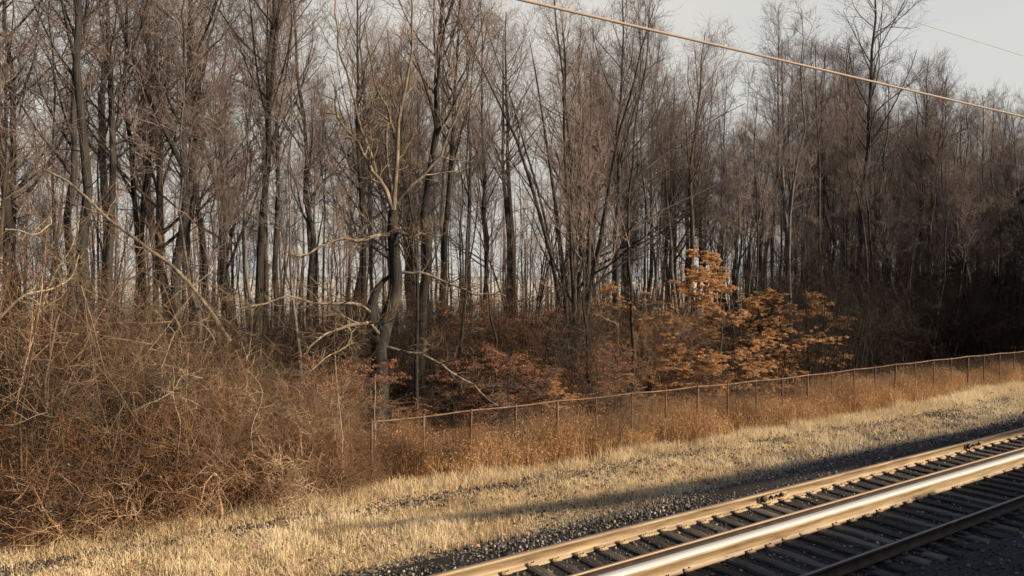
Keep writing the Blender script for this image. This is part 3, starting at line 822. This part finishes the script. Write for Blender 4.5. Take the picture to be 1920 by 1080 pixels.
# ------------------------------------------------------------------ the crooked pale tree
def crooked():
    D = 21.0
    base = W(708, 760, D); base.z = float(gz(base.x, D))
    g = np.random.default_rng(61)
    zpx = F / (W(708, 518, D) - Vector((0, 0, EYE))).dot(FWD)
    def pl(pts, w0, w1, K=14):
        A = np.array([np.array(W(p[0], p[1], D + (p[2] if len(p) > 2 else 0))) - np.array(base) for p in pts])
        s = np.concatenate([[0], np.cumsum(np.linalg.norm(np.diff(A, axis=0), axis=1))]); s /= s[-1]
        t = np.linspace(0, 1, K)
        # smooth the corners a little
        Q = np.stack([np.interp(t, s, A[:, i]) for i in range(3)], 1)
        Q[1:-1] = Q[1:-1] * .6 + (Q[:-2] + Q[2:]) * .2
        wv = np.cumsum(g.normal(0, .040, Q.shape), 0); wv -= t[:, None] * wv[-1]
        Q += wv * np.minimum(1, t * 4)[:, None] * (.4 if w0 > 25 else 1)
        return Q, (w1 + (w0 * (.72 if w0 < 20 else 1) - w1) * (1 - t) ** 1.25) / 2 / zpx
    trunk = [pl([(706, 850), (706, 740), (708, 680), (712, 640), (724, 600), (738, 565), (746, 530), (744, 490), (737, 450), (738, 395)], 42, 19, 22)]
    stub = [pl([(712, 640), (698, 615, .15), (694, 585, .2), (697, 560, .2), (712, 530, .2), (735, 515, .3)], 36, 7)]
    limbs = [
        pl([(738, 398), (728, 365), (706, 325), (690, 298), (668, 268), (642, 244), (632, 205), (628, 160)], 15, 3),
        pl([(706, 325), (690, 250, .3), (668, 170, .4), (648, 110, .5), (632, 40, .6), (625, -30, .6)], 9, 2.5),
        pl([(738, 398), (742, 340, -.2), (748, 270, -.3), (752, 200, -.4), (764, 130, -.4), (776, 60, -.5), (770, -20, -.5)], 14, 3),
        pl([(742, 380), (770, 350, -.4), (800, 320, -.7), (826, 280, -.9), (850, 230, -1.2), (872, 170, -1.4), (884, 100, -1.5)], 10, 2.5),
        pl([(748, 270), (728, 220, -.5), (706, 180, -.8), (694, 120, -1.0), (686, 50, -1.1)], 8, 2.2),
        pl([(738, 440), (708, 438, -.3), (676, 446, -.6), (640, 450, -.9), (600, 462, -1.2), (570, 482, -1.4), (545, 480, -1.5)], 11, 3),
        pl([(738, 440), (755, 436, -.3), (775, 444, -.6), (800, 436, -.8), (826, 446, -1.)], 10, 2.5),
        pl([(714, 630), (690, 598, -.6), (652, 602, -1.2), (634, 602, -1.4), (600, 622, -1.7), (578, 650, -1.9), (568, 672, -1.9)], 12, 3.5),
        pl([(652, 602, -1.2), (660, 620, -1.3), (654, 650, -1.3), (660, 668, -1.4)], 8, 3),
        pl([(699, 590, .2), (670, 566, -.2), (640, 566, -.6), (590, 572, -1.0), (545, 552, -1.4), (520, 566, -1.5), (490, 572, -1.7), (450, 578, -1.9)], 10, 2.5),
        pl([(712, 650), (760, 660, -.7), (812, 680, -1.0), (850, 708, -1.2), (890, 728, -1.3), (935, 762, -1.4)], 9, 2.5),
        pl([(744, 510), (800, 508, -.5), (850, 524, -.8), (892, 545, -1.0), (948, 555, -1.1)], 9, 2.5),
        pl([(738, 395), (735, 330, .6), (725, 250, .9), (735, 160, 1.1), (728, 60, 1.3)], 11, 2.5),
    ]
    P = np.array([l[0] for l in limbs]); R = np.array([l[1] for l in limbs])
    C1, R1 = grow(P, R, 12, .15, .98, lambda t, L, m: L * .22 * (1.2 - t) + .25, (30, 75), 6, (.55, .010, .03), .35, .2, g)
    C2, R2 = grow(C1, R1, 6, .15, .98, lambda t, L, m: L * .4 + .12, (25, 65), 4, (.6, .006, .01), .2, .16, g)
    C3, R3 = grow(C2, R2, 4, .2, .98, lambda t, L, m: L * .45 + .08, (25, 60), 3, (.7, .0045, .007), .1, .12, g)
    o = empty('crooked_tree', base)
    tag(o, 'crooked pale barked tree with a U shaped lower trunk and twisting sunlit limbs', 'tree')
    link('trunk', tubes_mesh('trunk', [(trunk[0][0][None], trunk[0][1][None], 12), (stub[0][0][None], stub[0][1][None], 9)], M_blackbark), o)
    for i, l in enumerate(limbs):
        link('limb', tubes_mesh('limb', [(l[0][None], l[1][None], 7), (C1[i * 12:i * 12 + 12], R1[i * 12:i * 12 + 12], 4)], M_palebark), o)
    link('crown', tubes_mesh('crown', [(C2, R2, 3), (C3, R3, 3)], M_vine), o)
crooked()

# leaning dead trunk at the left
def leaning_trunk():
    D = 21.5
    pts = [(84, 318, 1.0), (128, 340, .8), (165, 372, .5), (205, 412, .2), (245, 440, 0), (280, 468, -.3), (318, 494, -.5), (352, 528, -.7), (392, 580, -.9), (430, 640, -1.1)]
    P = np.array([W(p[0], p[1], D + p[2]) for p in pts])
    base = P[-1].copy()
    P = (P - base)[None][:, ::-1]
    R = np.linspace(.062, .03, len(pts))[None]
    C1, R1 = grow(P, R, 7, .2, .98, lambda t, L, m: L * .22, (30, 70), 5, (.4, .01, .02), .2, .2)
    C2, R2 = grow(C1, R1, 4, .2, .98, lambda t, L, m: L * .4, (30, 60), 4, (.6, .005, .01), .1, .15)
    o = empty('leaning_trunk', Vector(base))
    tag(o, 'thin dead trunk leaning diagonally across the dark trunks at left', 'dead tree')
    link('trunk', tubes_mesh('trunk', [(P, R, 7), (C1, R1, 4)], M_palebark), o)
    link('twigs', tubes_mesh('twigs', [(C2, R2, 3)], M_twig), o)
leaning_trunk()

# bleached dead branches lying over the thicket
def dead_branch(pts, w, label, D=17.0, m=None):
    g = np.random.default_rng(int(pts[0][0] * 7 + pts[0][1]))
    A = np.array([np.array(W(p[0], p[1], D + (p[2] if len(p) > 2 else 0))) for p in pts])
    sL = np.concatenate([[0], np.cumsum(np.linalg.norm(np.diff(A, axis=0), axis=1))]); sL /= sL[-1]
    t = np.linspace(0, 1, 12)
    Q = np.stack([np.interp(t, sL, A[:, i]) for i in range(3)], 1)
    Q[1:-1] = Q[1:-1] * .6 + (Q[:-2] + Q[2:]) * .2
    Q += np.cumsum(g.normal(0, .018, Q.shape), 0)
    b = Q[0].copy(); P = (Q - b)[None]
    R = np.linspace(w, w * .25, 12)[None]
    C1, R1 = grow(P, R, 9, .2, .98, lambda t, L, m_: L * .32 * (1.2 - t), (30, 80), 6, (.5, .006, .02), .3, .22, g)
    C2, R2 = grow(C1, R1, 5, .2, .98, lambda t, L, m_: L * .4 + .06, (30, 70), 4, (.6, .004, .008), .1, .2, g)
    o = link('dead_branch', tubes_mesh('dead_branch', [(P, R, 6), (C1, R1, 4), (C2, R2, 3)], m or M_palewood), None, Vector(b))
    tag(o, label, 'branch', 'bleached branches over the thicket')
for pts, w, lab, D in [
    ([(-20, 612), (14, 582, -.2), (50, 552, -.3), (95, 548, -.3), (130, 530, 0), (150, 480, .3)], .030, 'pale branch reaching in from the left edge over the thicket', 16.6),
    ([(70, 590), (110, 500, -.2), (140, 455, -.3), (156, 415, -.2)], .022, 'pale upright forked branch by the tall bush at left', 17.2),
    ([(10, 430), (40, 425, -.2), (70, 440, -.3), (110, 410, 0), (90, 395, .2)], .022, 'highest pale twisting branch in the tall bush at left', 17.0),
    ([(300, 690), (330, 610, -.2), (365, 592, -.4), (398, 612, -.5), (408, 640, -.5)], .020, 'pale hooped branch arching over the middle of the thicket', 16.9),
    ([(250, 772), (290, 752, -.3), (330, 735, -.3), (345, 705, 0), (380, 715, .2)], .026, 'crooked branch in the centre of the thicket rising to the right', 16.5),
    ([(330, 880), (335, 800, -.2), (318, 740, -.3), (322, 690, 0)], .020, 'pale upright stem in the centre of the thicket', 16.3),
    ([(470, 870), (475, 800, -.2), (500, 740, -.3), (470, 700, 0)], .018, 'pale upright stem in the right half of the thicket', 16.4),
    ([(560, 725), (590, 690, -.3), (620, 660, -.4), (665, 640, -.2)], .026, 'pale branch low under the limbs of the crooked tree', 18.0),
    ([(75, 985), (78, 960, -.1), (72, 930, -.1), (66, 900, .1)], .016, 'bare pale stem standing in the grass edge at lower left', 16.0),
    ([(80, 985), (90, 960, -.1), (108, 935, -.1)], .012, 'short leaning pale stem standing in the grass edge at lower left', 16.0)]:
    dead_branch(pts, w, lab, D)
dead_branch([(642, 920), (640, 820, -.1), (632, 740, -.1), (628, 660, .1)], .022, 'slim pale stem standing at the right end of the thicket beside the grass', 16.6)
dead_branch([(706, 870), (704, 780, 0), (702, 700, .1)], .022, 'slim pale stem standing left of the first fence post', 17.6)

# ------------------------------------------------------------------ thicket, saplings, vines
lab1 = 'tangled leafless brown shrub in the wide thicket left of the fence'
lab2 = 'pale grey tangled shrub showing among the brown thicket'
def strew(protos, n, px0, px1, d0, d1, s0, s1, name, label, cat, group, mind=1.2):
    got = []
    tries = 0
    while len(got) < n and tries < 20000:
        tries += 1
        dd = random.uniform(d0, d1); px = random.uniform(px0, px1)
        front = name in ('thicket_shrub', 'low_bramble', 'cane_shrub')
        if front and px < 160 and random.random() < .6: continue
        sq = float(np.interp(px, [430, 640, 760], [1, .60, .5])) if front else 1.0
        x = WX(px, dd)
        if cat == 'beech' and 610 < px < 800 and dd < 25: continue
        if cat == 'shrub' and (665 < px < 735 or 750 < px < 808) and 19 < dd < 24.5: continue
        if all((x - a_) ** 2 + (dd - b_) ** 2 > mind * mind for a_, b_ in got):
            got.append((x, dd))
            plant(name, random.choice(protos), put(x, dd), random.random() * 6.28, random.uniform(s0, s1) * sq, label, cat, group)
strew(SHRUB, 28, -120, 610, 17.6, 21.0, .62, 1.0, 'thicket_shrub', lab1, 'shrub', 'shrubs of the thicket at left', 1.25)
strew(WAND, 64, -60, 780, 16.9, 18.4, .7, 1.25, 'cane_shrub', 'wispy upright rust brown canes at the sunny front of the thicket', 'shrub', 'upright canes along the front of the thicket', .6)
strew(LOWB, 24, -80, 700, 16.8, 18.0, .9, 1.4, 'low_bramble', 'low reddish brown bramble at the foot of the thicket by the grass', 'bramble', 'brambles along the foot of the thicket', .8)
strew(PALE, 9, 150, 600, 17.2, 19.5, .75, 1.05, 'thicket_shrub', lab2, 'shrub', 'pale shrubs within the thicket', 1.4)
strew(SHRUB + DARK, 46, 640, 1330, 22.5, 33, .75, 1.2, 'undergrowth_shrub', 'thin brown leafless shrub under the trees just behind the fence', 'shrub', 'undergrowth shrubs behind the fence', 1.3)
strew(DARK, 70, 1460, 2060, 19.5, 36, .8, 1.35, 'shade_dark_shrub', 'dark dense leafless shrub in the gloomy wood on the right behind the fence', 'shrub', 'dark shrubs under the trees at right', 1.7)
strew(DARK, 16, -150, 190, 16.8, 18.3, .5, .78, 'shade_dark_shrub', 'dark leafless shrub in the gloomy lower left part of the thicket', 'shrub', 'dark shrubs in the lower left of the thicket', 1.2)
strew(SHRUB + DARK + DARK, 34, -60, 640, 22, 33, .75, 1.05, 'undergrowth_shrub', 'brown leafless shrub between trunks behind the thicket', 'shrub', 'undergrowth shrubs behind the thicket', 1.6)
plant('tall_bush', PALE[0], put(WX(35, 18), 18), 1.1, (1.25, 1.25, 1.75), 'tallest tangled bush with pale twisting branches at the left edge', 'bush')
plant('tall_bush', SHRUB[2], put(WX(-30, 17.6), 17.6), 2.0, (1.2, 1.2, 1.55), 'tall brown bush cut off by the left edge of the picture', 'bush')
plant('tall_bush', SHRUB[0], put(WX(105, 19), 19), 3.0, (1.1, 1.1, 1.5), 'tall brown bush right behind the pale twisting branches', 'bush')

plant('beech_sapling', BEECH[0], put(WX(1345, 20.6), 20.6), .4, 1.0, 'largest orange leaved beech sapling glowing in the sun behind the fence', 'beech')
for px, dd, k, s, rz, lab in [
    (1535, 23, 1, 1.0, 1.0, 'orange leaved sapling between the glowing beech and the tallest tree'),
    (1425, 21.6, 0, .72, 2.6, 'smaller orange sapling merging with the right flank of the glowing beech'),
    (1385, 20.9, 0, .78, 5.0, 'glowing orange beech sapling pressed close against the right of the largest one'),
    (1265, 20.2, 1, .5, 2.2, 'low spray of orange leaves at the left foot of the glowing beech'),
    (1335, 19.5, 1, .5, 4.0, 'low spray of orange leaves over the fence in front of the glowing beech'),
    (1020, 22.5, 2, 1.15, .3, 'reddish brown leaved sapling just left of the vine draped clump'),
    (880, 24, 2, 1.3, 1.9, 'reddish brown sapling right of the stout trunk'),
    (850, 22, 2, .7, 3.9, 'small reddish sapling close beside the stout trunk behind the fence'),
    (950, 21, 2, .8, 5.1, 'small rusty leaved sapling above the middle of the fence'),
    (620, 18.6, 2, .9, 4.3, 'rusty leaved sapling at the right end of the thicket under the pale limbs'),
    (700, 19.6, 2, .8, .9, 'rusty leaved sapling at the foot of the crooked tree'),
    (1120, 26, 1, 1.1, 3.3, 'orange sapling half hidden behind the vine draped clump'),
    (1165, 20.4, 1, .4, 5.5, 'small tuft of orange leaves above the fence right of the vines'),
    (1045, 20.0, 1, .38, 1.5, 'small tuft of orange leaves above the fence left of the vines')]:
    plant('beech_sapling', BEECH[k], put(WX(px, dd), dd), rz, s, lab, 'beech')

# dark evergreens closing the right side of the wood, the foremost just out of the frame: they keep that corner in shade
for px, dd, k, s_, lab in [
    (1905, 25.5, 0, .95, 'dark evergreen at the very right edge, nearest the fence'),
    (1800, 30, 1, .8, 'dark evergreen low in the shaded wood left of the edge evergreen'),
    (1870, 33, 2, .85, 'dark evergreen deeper in the wood behind the edge evergreen'),
    (1700, 34, 1, .75, 'dark evergreen deep in the wood right of the tallest tree')]:
    plant('evergreen_tree', EVER[k], put(WX(px, dd), dd), random.random() * 6, s_, lab, 'tree')
for k, (x, y) in enumerate([(59, 20.5), (66, 23.5), (72, 20), (64, 17.2), (77, 25.5), (81, 18), (56, 18.3), (88, 23), (71, 16.6), (93, 17), (85, 14.5), (45, 14.2), (49.2, 13.5), (53, 14.4), (57.5, 13.4), (61, 14.4), (66, 13.7)]):
    plant('evergreen_tree', EVER[k % 3], put(x, y), random.random() * 6, random.uniform(1.0, 1.25), 'dark evergreen standing past the right edge of the picture along the fence', 'tree', 'evergreens past the right edge')

strew([BEECH[2], BEECH[2], BEECH[3]], 26, 540, 1200, 20.5, 28, .5, 1.0, 'beech_sapling', 'small rusty leaved sapling in the understory between crooked tree and glowing beech', 'beech', 'rusty leaved saplings under the trees', 1.4)

for px, dd, sc, lab in [(1140, 16.55, .42, 'grey green tangle of vines smothering the top rail in the middle of the fence'), (985, 16.7, .30, 'small bush caught in the fence left of the smothered stretch'), (1420, 16.5, .32, 'small bush against the fence in front of the orange sapling')]:
    plant('fence_bush', PALE[0], put(WX(px, dd), dd), px * .1, (sc, sc, sc * 1.25), lab, 'bush')

def vines():
    g = np.random.default_rng(71)
    D = 21.5
    base = Vector(put(WX(1090, D), D))
    n = 75
    P = np.zeros((n, 8, 3)); t = np.linspace(0, 1, 8)
    top = np.stack([g.normal(0, 1.0, n), g.normal(0, .6, n), 3.0 + g.random(n) * 2.6 - 0], 1)
    end = np.stack([top[:, 0] * 1.25 + g.normal(0, .4, n), top[:, 1] + g.normal(0, .3, n), g.uniform(.0, 2.8, n)], 1)
    P = top[:, None] + (end - top)[:, None] * t[None, :, None]
    P += np.cumsum(g.normal(0, .13, (n, 8, 3)), 1)
    R = np.full((n, 8), .009) * g.uniform(.5, 1.6, (n, 1))
    C1, R1 = grow(P, R, 6, .05, .98, lambda t, L, m: L * .3, (25, 80), 6, (.7, .004, .008), -.5, .25, g)
    C2, R2 = grow(C1, R1, 4, .05, .98, lambda t, L, m: L * .45, (25, 80), 4, (.7, .0035, .006), -.3, .25, g)
    o = empty('vine_tangle', base)
    tag(o, 'grey brown mass of hanging vines draped round the many stemmed clump', 'vines')
    link('stems', tubes_mesh('stems', [(P, R, 5)], M_darkvine), o)
    link('twigs', tubes_mesh('twigs', [(C1, R1, 3), (C2, R2, 3)], M_darkvine), o)
vines()

# ------------------------------------------------------------------ grass, weeds, leaf litter
def scatter(n, y0, y1, x0=-8, x1=64, power=1.0):
    x = x0 + (x1 - x0) * rng.random(n) ** power
    return x, rng.uniform(y0, y1, n)
x, y = scatter(520000, 11.5, 17.2, power=1.25)
edge = EDGE(x)
inner = 11.95 + (vnoise(x + 10, y * 0, 4.0, 22) - .5) * .8
strip = np.exp(-((y - STRIP(x)) / .25) ** 2)
p = np.clip((y - inner) / .4, 0, 1) * np.clip((edge - y) / .25, 0, 1) * (1 - .9 * strip * vnoise(x, y, 2.5, 25) * 1.4)
p *= np.clip(vnoise(x + 9, y + 9, .45, 23) * 1.3 + .12, 0.03, 1)
# grass thins out on the stony shoulder to the right
p *= np.where(y < STRIP(x) - .4, np.interp(x, [7, 12, 20], [1, .8, .62]) * (.4 + 1.2 * vnoise(x, y, 1.6, 27)), 1)
k = rng.random(len(x)) < p
x, y = x[k], y[k]
back = np.clip((y - STRIP(x) - .2) / .5, 0, 1)
h = (.07 + .20 * vnoise(x, y, 1.1, 24) * vnoise(x, y, .35, 29) * 1.6 + .16 * back) * rng.uniform(.45, 1.25, len(x)) * np.where(rng.random(len(x)) < .018, 2.1, 1)
V, Q, T = blades(x, y, gz(x, y) - .02, h, rng.uniform(.005, .010, len(x)), 1.1)
tt = np.clip(.12 + .45 * vnoise(x + 3, y + 3, .9, 26) + .35 * vnoise(x + 3, y + 30, 4, 28) + rng.normal(0, .16, len(x)), 0, 1)
tag(link('dry_grass', npmesh('dry_grass', V, [Q, T], M_grass, tint=np.repeat(tt, 5))), 'pale straw coloured dry grass along the railway', 'grass', kind='stuff')

x, y = scatter(330000, 14.9, 18.6, power=1.2)
front_ = EDGE(x)
p = np.clip((y - front_ + .1) / .4, 0, 1) * np.clip((FENCE(x) + 1.6 - y) / .6, 0, 1) * np.clip(vnoise(x, y, .7, 31) * 1.6 - .1, .12, 1)
k = rng.random(len(x)) < p
x, y = x[k], y[k]
h = (.58 + .62 * vnoise(x + 5, y, 1.3, 32) + .30 * vnoise(x, y, .5, 33)) * rng.uniform(.5, 1.15, len(x)) * np.interp(y - front_[k], [0, .6, 2.0], [.5, .9, 1.0])
z = gz(x, y)
V, Q, T = blades(x, y, z - .02, h, rng.uniform(.005, .011, len(x)), .55)
tt = np.clip(.15 + .5 * vnoise(x + 3, y + 3, 1.1, 34) + rng.normal(0, .18, len(x)), 0, 1)
# feathery seed heads and side leaves
m = 2
xi = np.repeat(np.arange(len(x)), m)
hx = x[xi] + rng.normal(0, .05, len(xi)); hy = y[xi] + rng.normal(0, .05, len(xi)); hz = z[xi] + h[xi] * rng.uniform(.45, .95, len(xi))
V2, T2 = leaves(np.stack([hx, hy, hz], 1), .07, .0, aspect=.22)
c = len(V)
tag(link('dry_weeds', npmesh('dry_weeds', np.concatenate([V, V2]), [Q, T, T2 + c], M_weed, tint=np.concatenate([np.repeat(tt, 5), np.repeat(np.clip(tt[xi] + .1, 0, 1), 4)]))), 'tall brown weeds and bluestem between the dry grass and the fence', 'weeds', kind='stuff')

x, y = scatter(60000, 16, 34, -8, 80)
x2, y2 = scatter(2600, 11.6, 16.6, -6, 50); x = np.concatenate([x, x2]); y = np.concatenate([y, y2])
V, T = leaves(np.stack([x, y, gz(x, y) + .02 + .05 * rng.random(len(x)) + np.where(y < 16, .06, 0)], 1), .09, .6)
tag(link('leaf_litter', npmesh('leaf_litter', V, [T], M_litter, tint=np.repeat(rng.random(len(x)), 4))), 'fallen brown leaves covering the floor of the wood', 'fallen leaves', kind='stuff')

# ------------------------------------------------------------------ behind the camera: the train we ride in, which throws its shadow on the near rails
def carriage(x0, x1, label):
    o = empty('passenger_carriage', ((x0 + x1) / 2, -1.95, 0))
    L_ = x1 - x0
    pr = np.array([(-1.45, -.0), (1.45, -.0), (1.45, 3.9), (1.38, 4.45), (1.1, 4.85), (.6, 5.02), (0, 5.06), (-.6, 5.02), (-1.1, 4.85), (-1.38, 4.45), (-1.45, 3.9)])
    pr[:, 1] = pr[:, 1] + np.where(pr[:, 1] < .1, .35, 0)
    n = len(pr)
    V = np.concatenate([np.stack([np.full(n, xx), pr[:, 0], pr[:, 1]], 1) for xx in (-L_ / 2, L_ / 2)])
    k = np.arange(n); kn = (k + 1) % n
    link('body', npmesh('body', V, [np.stack([k, kn, kn + n, k + n], 1)[:, ::-1], k[None, :], (k + n)[None, ::-1]], M_carbody), o)
    for xx in np.arange(-L_ / 2 + 3.2, L_ / 2 - 3, 2.0):
        for zz in (1.9, 3.75):
            link('window', boxes_mesh('window', [(0, 0, 0, 1.4, .03, .75)], M_darkglass), o, (xx, 1.452, zz))
    for xx in (-L_ / 2 + 1.4, L_ / 2 - 1.4):
        link('door', boxes_mesh('door', [(0, 0, 0, 1.2, .04, 2.1), (0, .02, .4, .7, .03, .8)], M_steelpaint), o, (xx, 1.455, 1.6))
    for xx in (-L_ / 2 + 3.2, L_ / 2 - 3.2):
        b = link('bogie', boxes_mesh('bogie', [(0, .75, .12, 3.0, .14, .3), (0, -.75, .12, 3.0, .14, .3), (0, 0, .2, .6, 1.5, .2)], M_rubber), o, (xx, 0, 0))
        for ax in (-1.1, 1.1):
            for yy in (-.72, .72):
                an = np.arange(20) * 2 * pi / 20
                V = np.concatenate([np.stack([np.cos(an) * .42, np.full(20, w_), np.sin(an) * .42], 1) for w_ in (-.06, .06)])
                kk = np.arange(20)
                link('wheel', npmesh('wheel', V, [np.stack([kk, (kk + 1) % 20, (kk + 1) % 20 + 20, kk + 20], 1), kk[None, ::-1], (kk + 20)[None, :]], M_steelpaint), b, (ax, yy * 1.0, .24))
    link('gangway', boxes_mesh('gangway', [(0, 0, 0, .9, 2.5, 4.3)], M_rubber), o, (L_ / 2 + .45, 0, 2.7))
    tag(o, label, 'train carriage', 'carriages of the train the view is taken from')
for k, x0 in enumerate((-26, 0.9 - 2, 23.8, 48.7)):
    carriage(x0, x0 + 24, 'grey two storey passenger carriage of the train the view is taken from')

# tapered crane jib added unseen to cast the dark wedge beside the far rail
def blocker():
    Lt = -TO_SUN
    k = 30.0
    gp = [(4.6, 14.35), (7.6, 13.45), (11.5, 12.55), (17, 11.75), (28, 11.05), (38, 10.5)]
    pts = [Vector((a_, b_, -.5)) - Lt * k for a_, b_ in gp]
    C_ = pts[-1]
    o = empty('shadow_blocker', (C_.x, C_.y, -.4))
    P = np.array([[list(p_ - Vector(o.location)) for p_ in pts]])
    link('jib', tubes_mesh('jib', [(P, np.array([[.03, .14, .26, .36, .42, .45]]), 8)], M_steelpaint), o)
    link('mast', boxes_mesh('mast', [(0, 0, C_.z / 2, 1.0, 1.0, C_.z + .6), (0, 0, .4, 4, 3, .8)], M_steelpaint), o)
    tag(o, 'grey unseen crane with long tapered level jib standing beyond the train', 'blocker')
blocker()
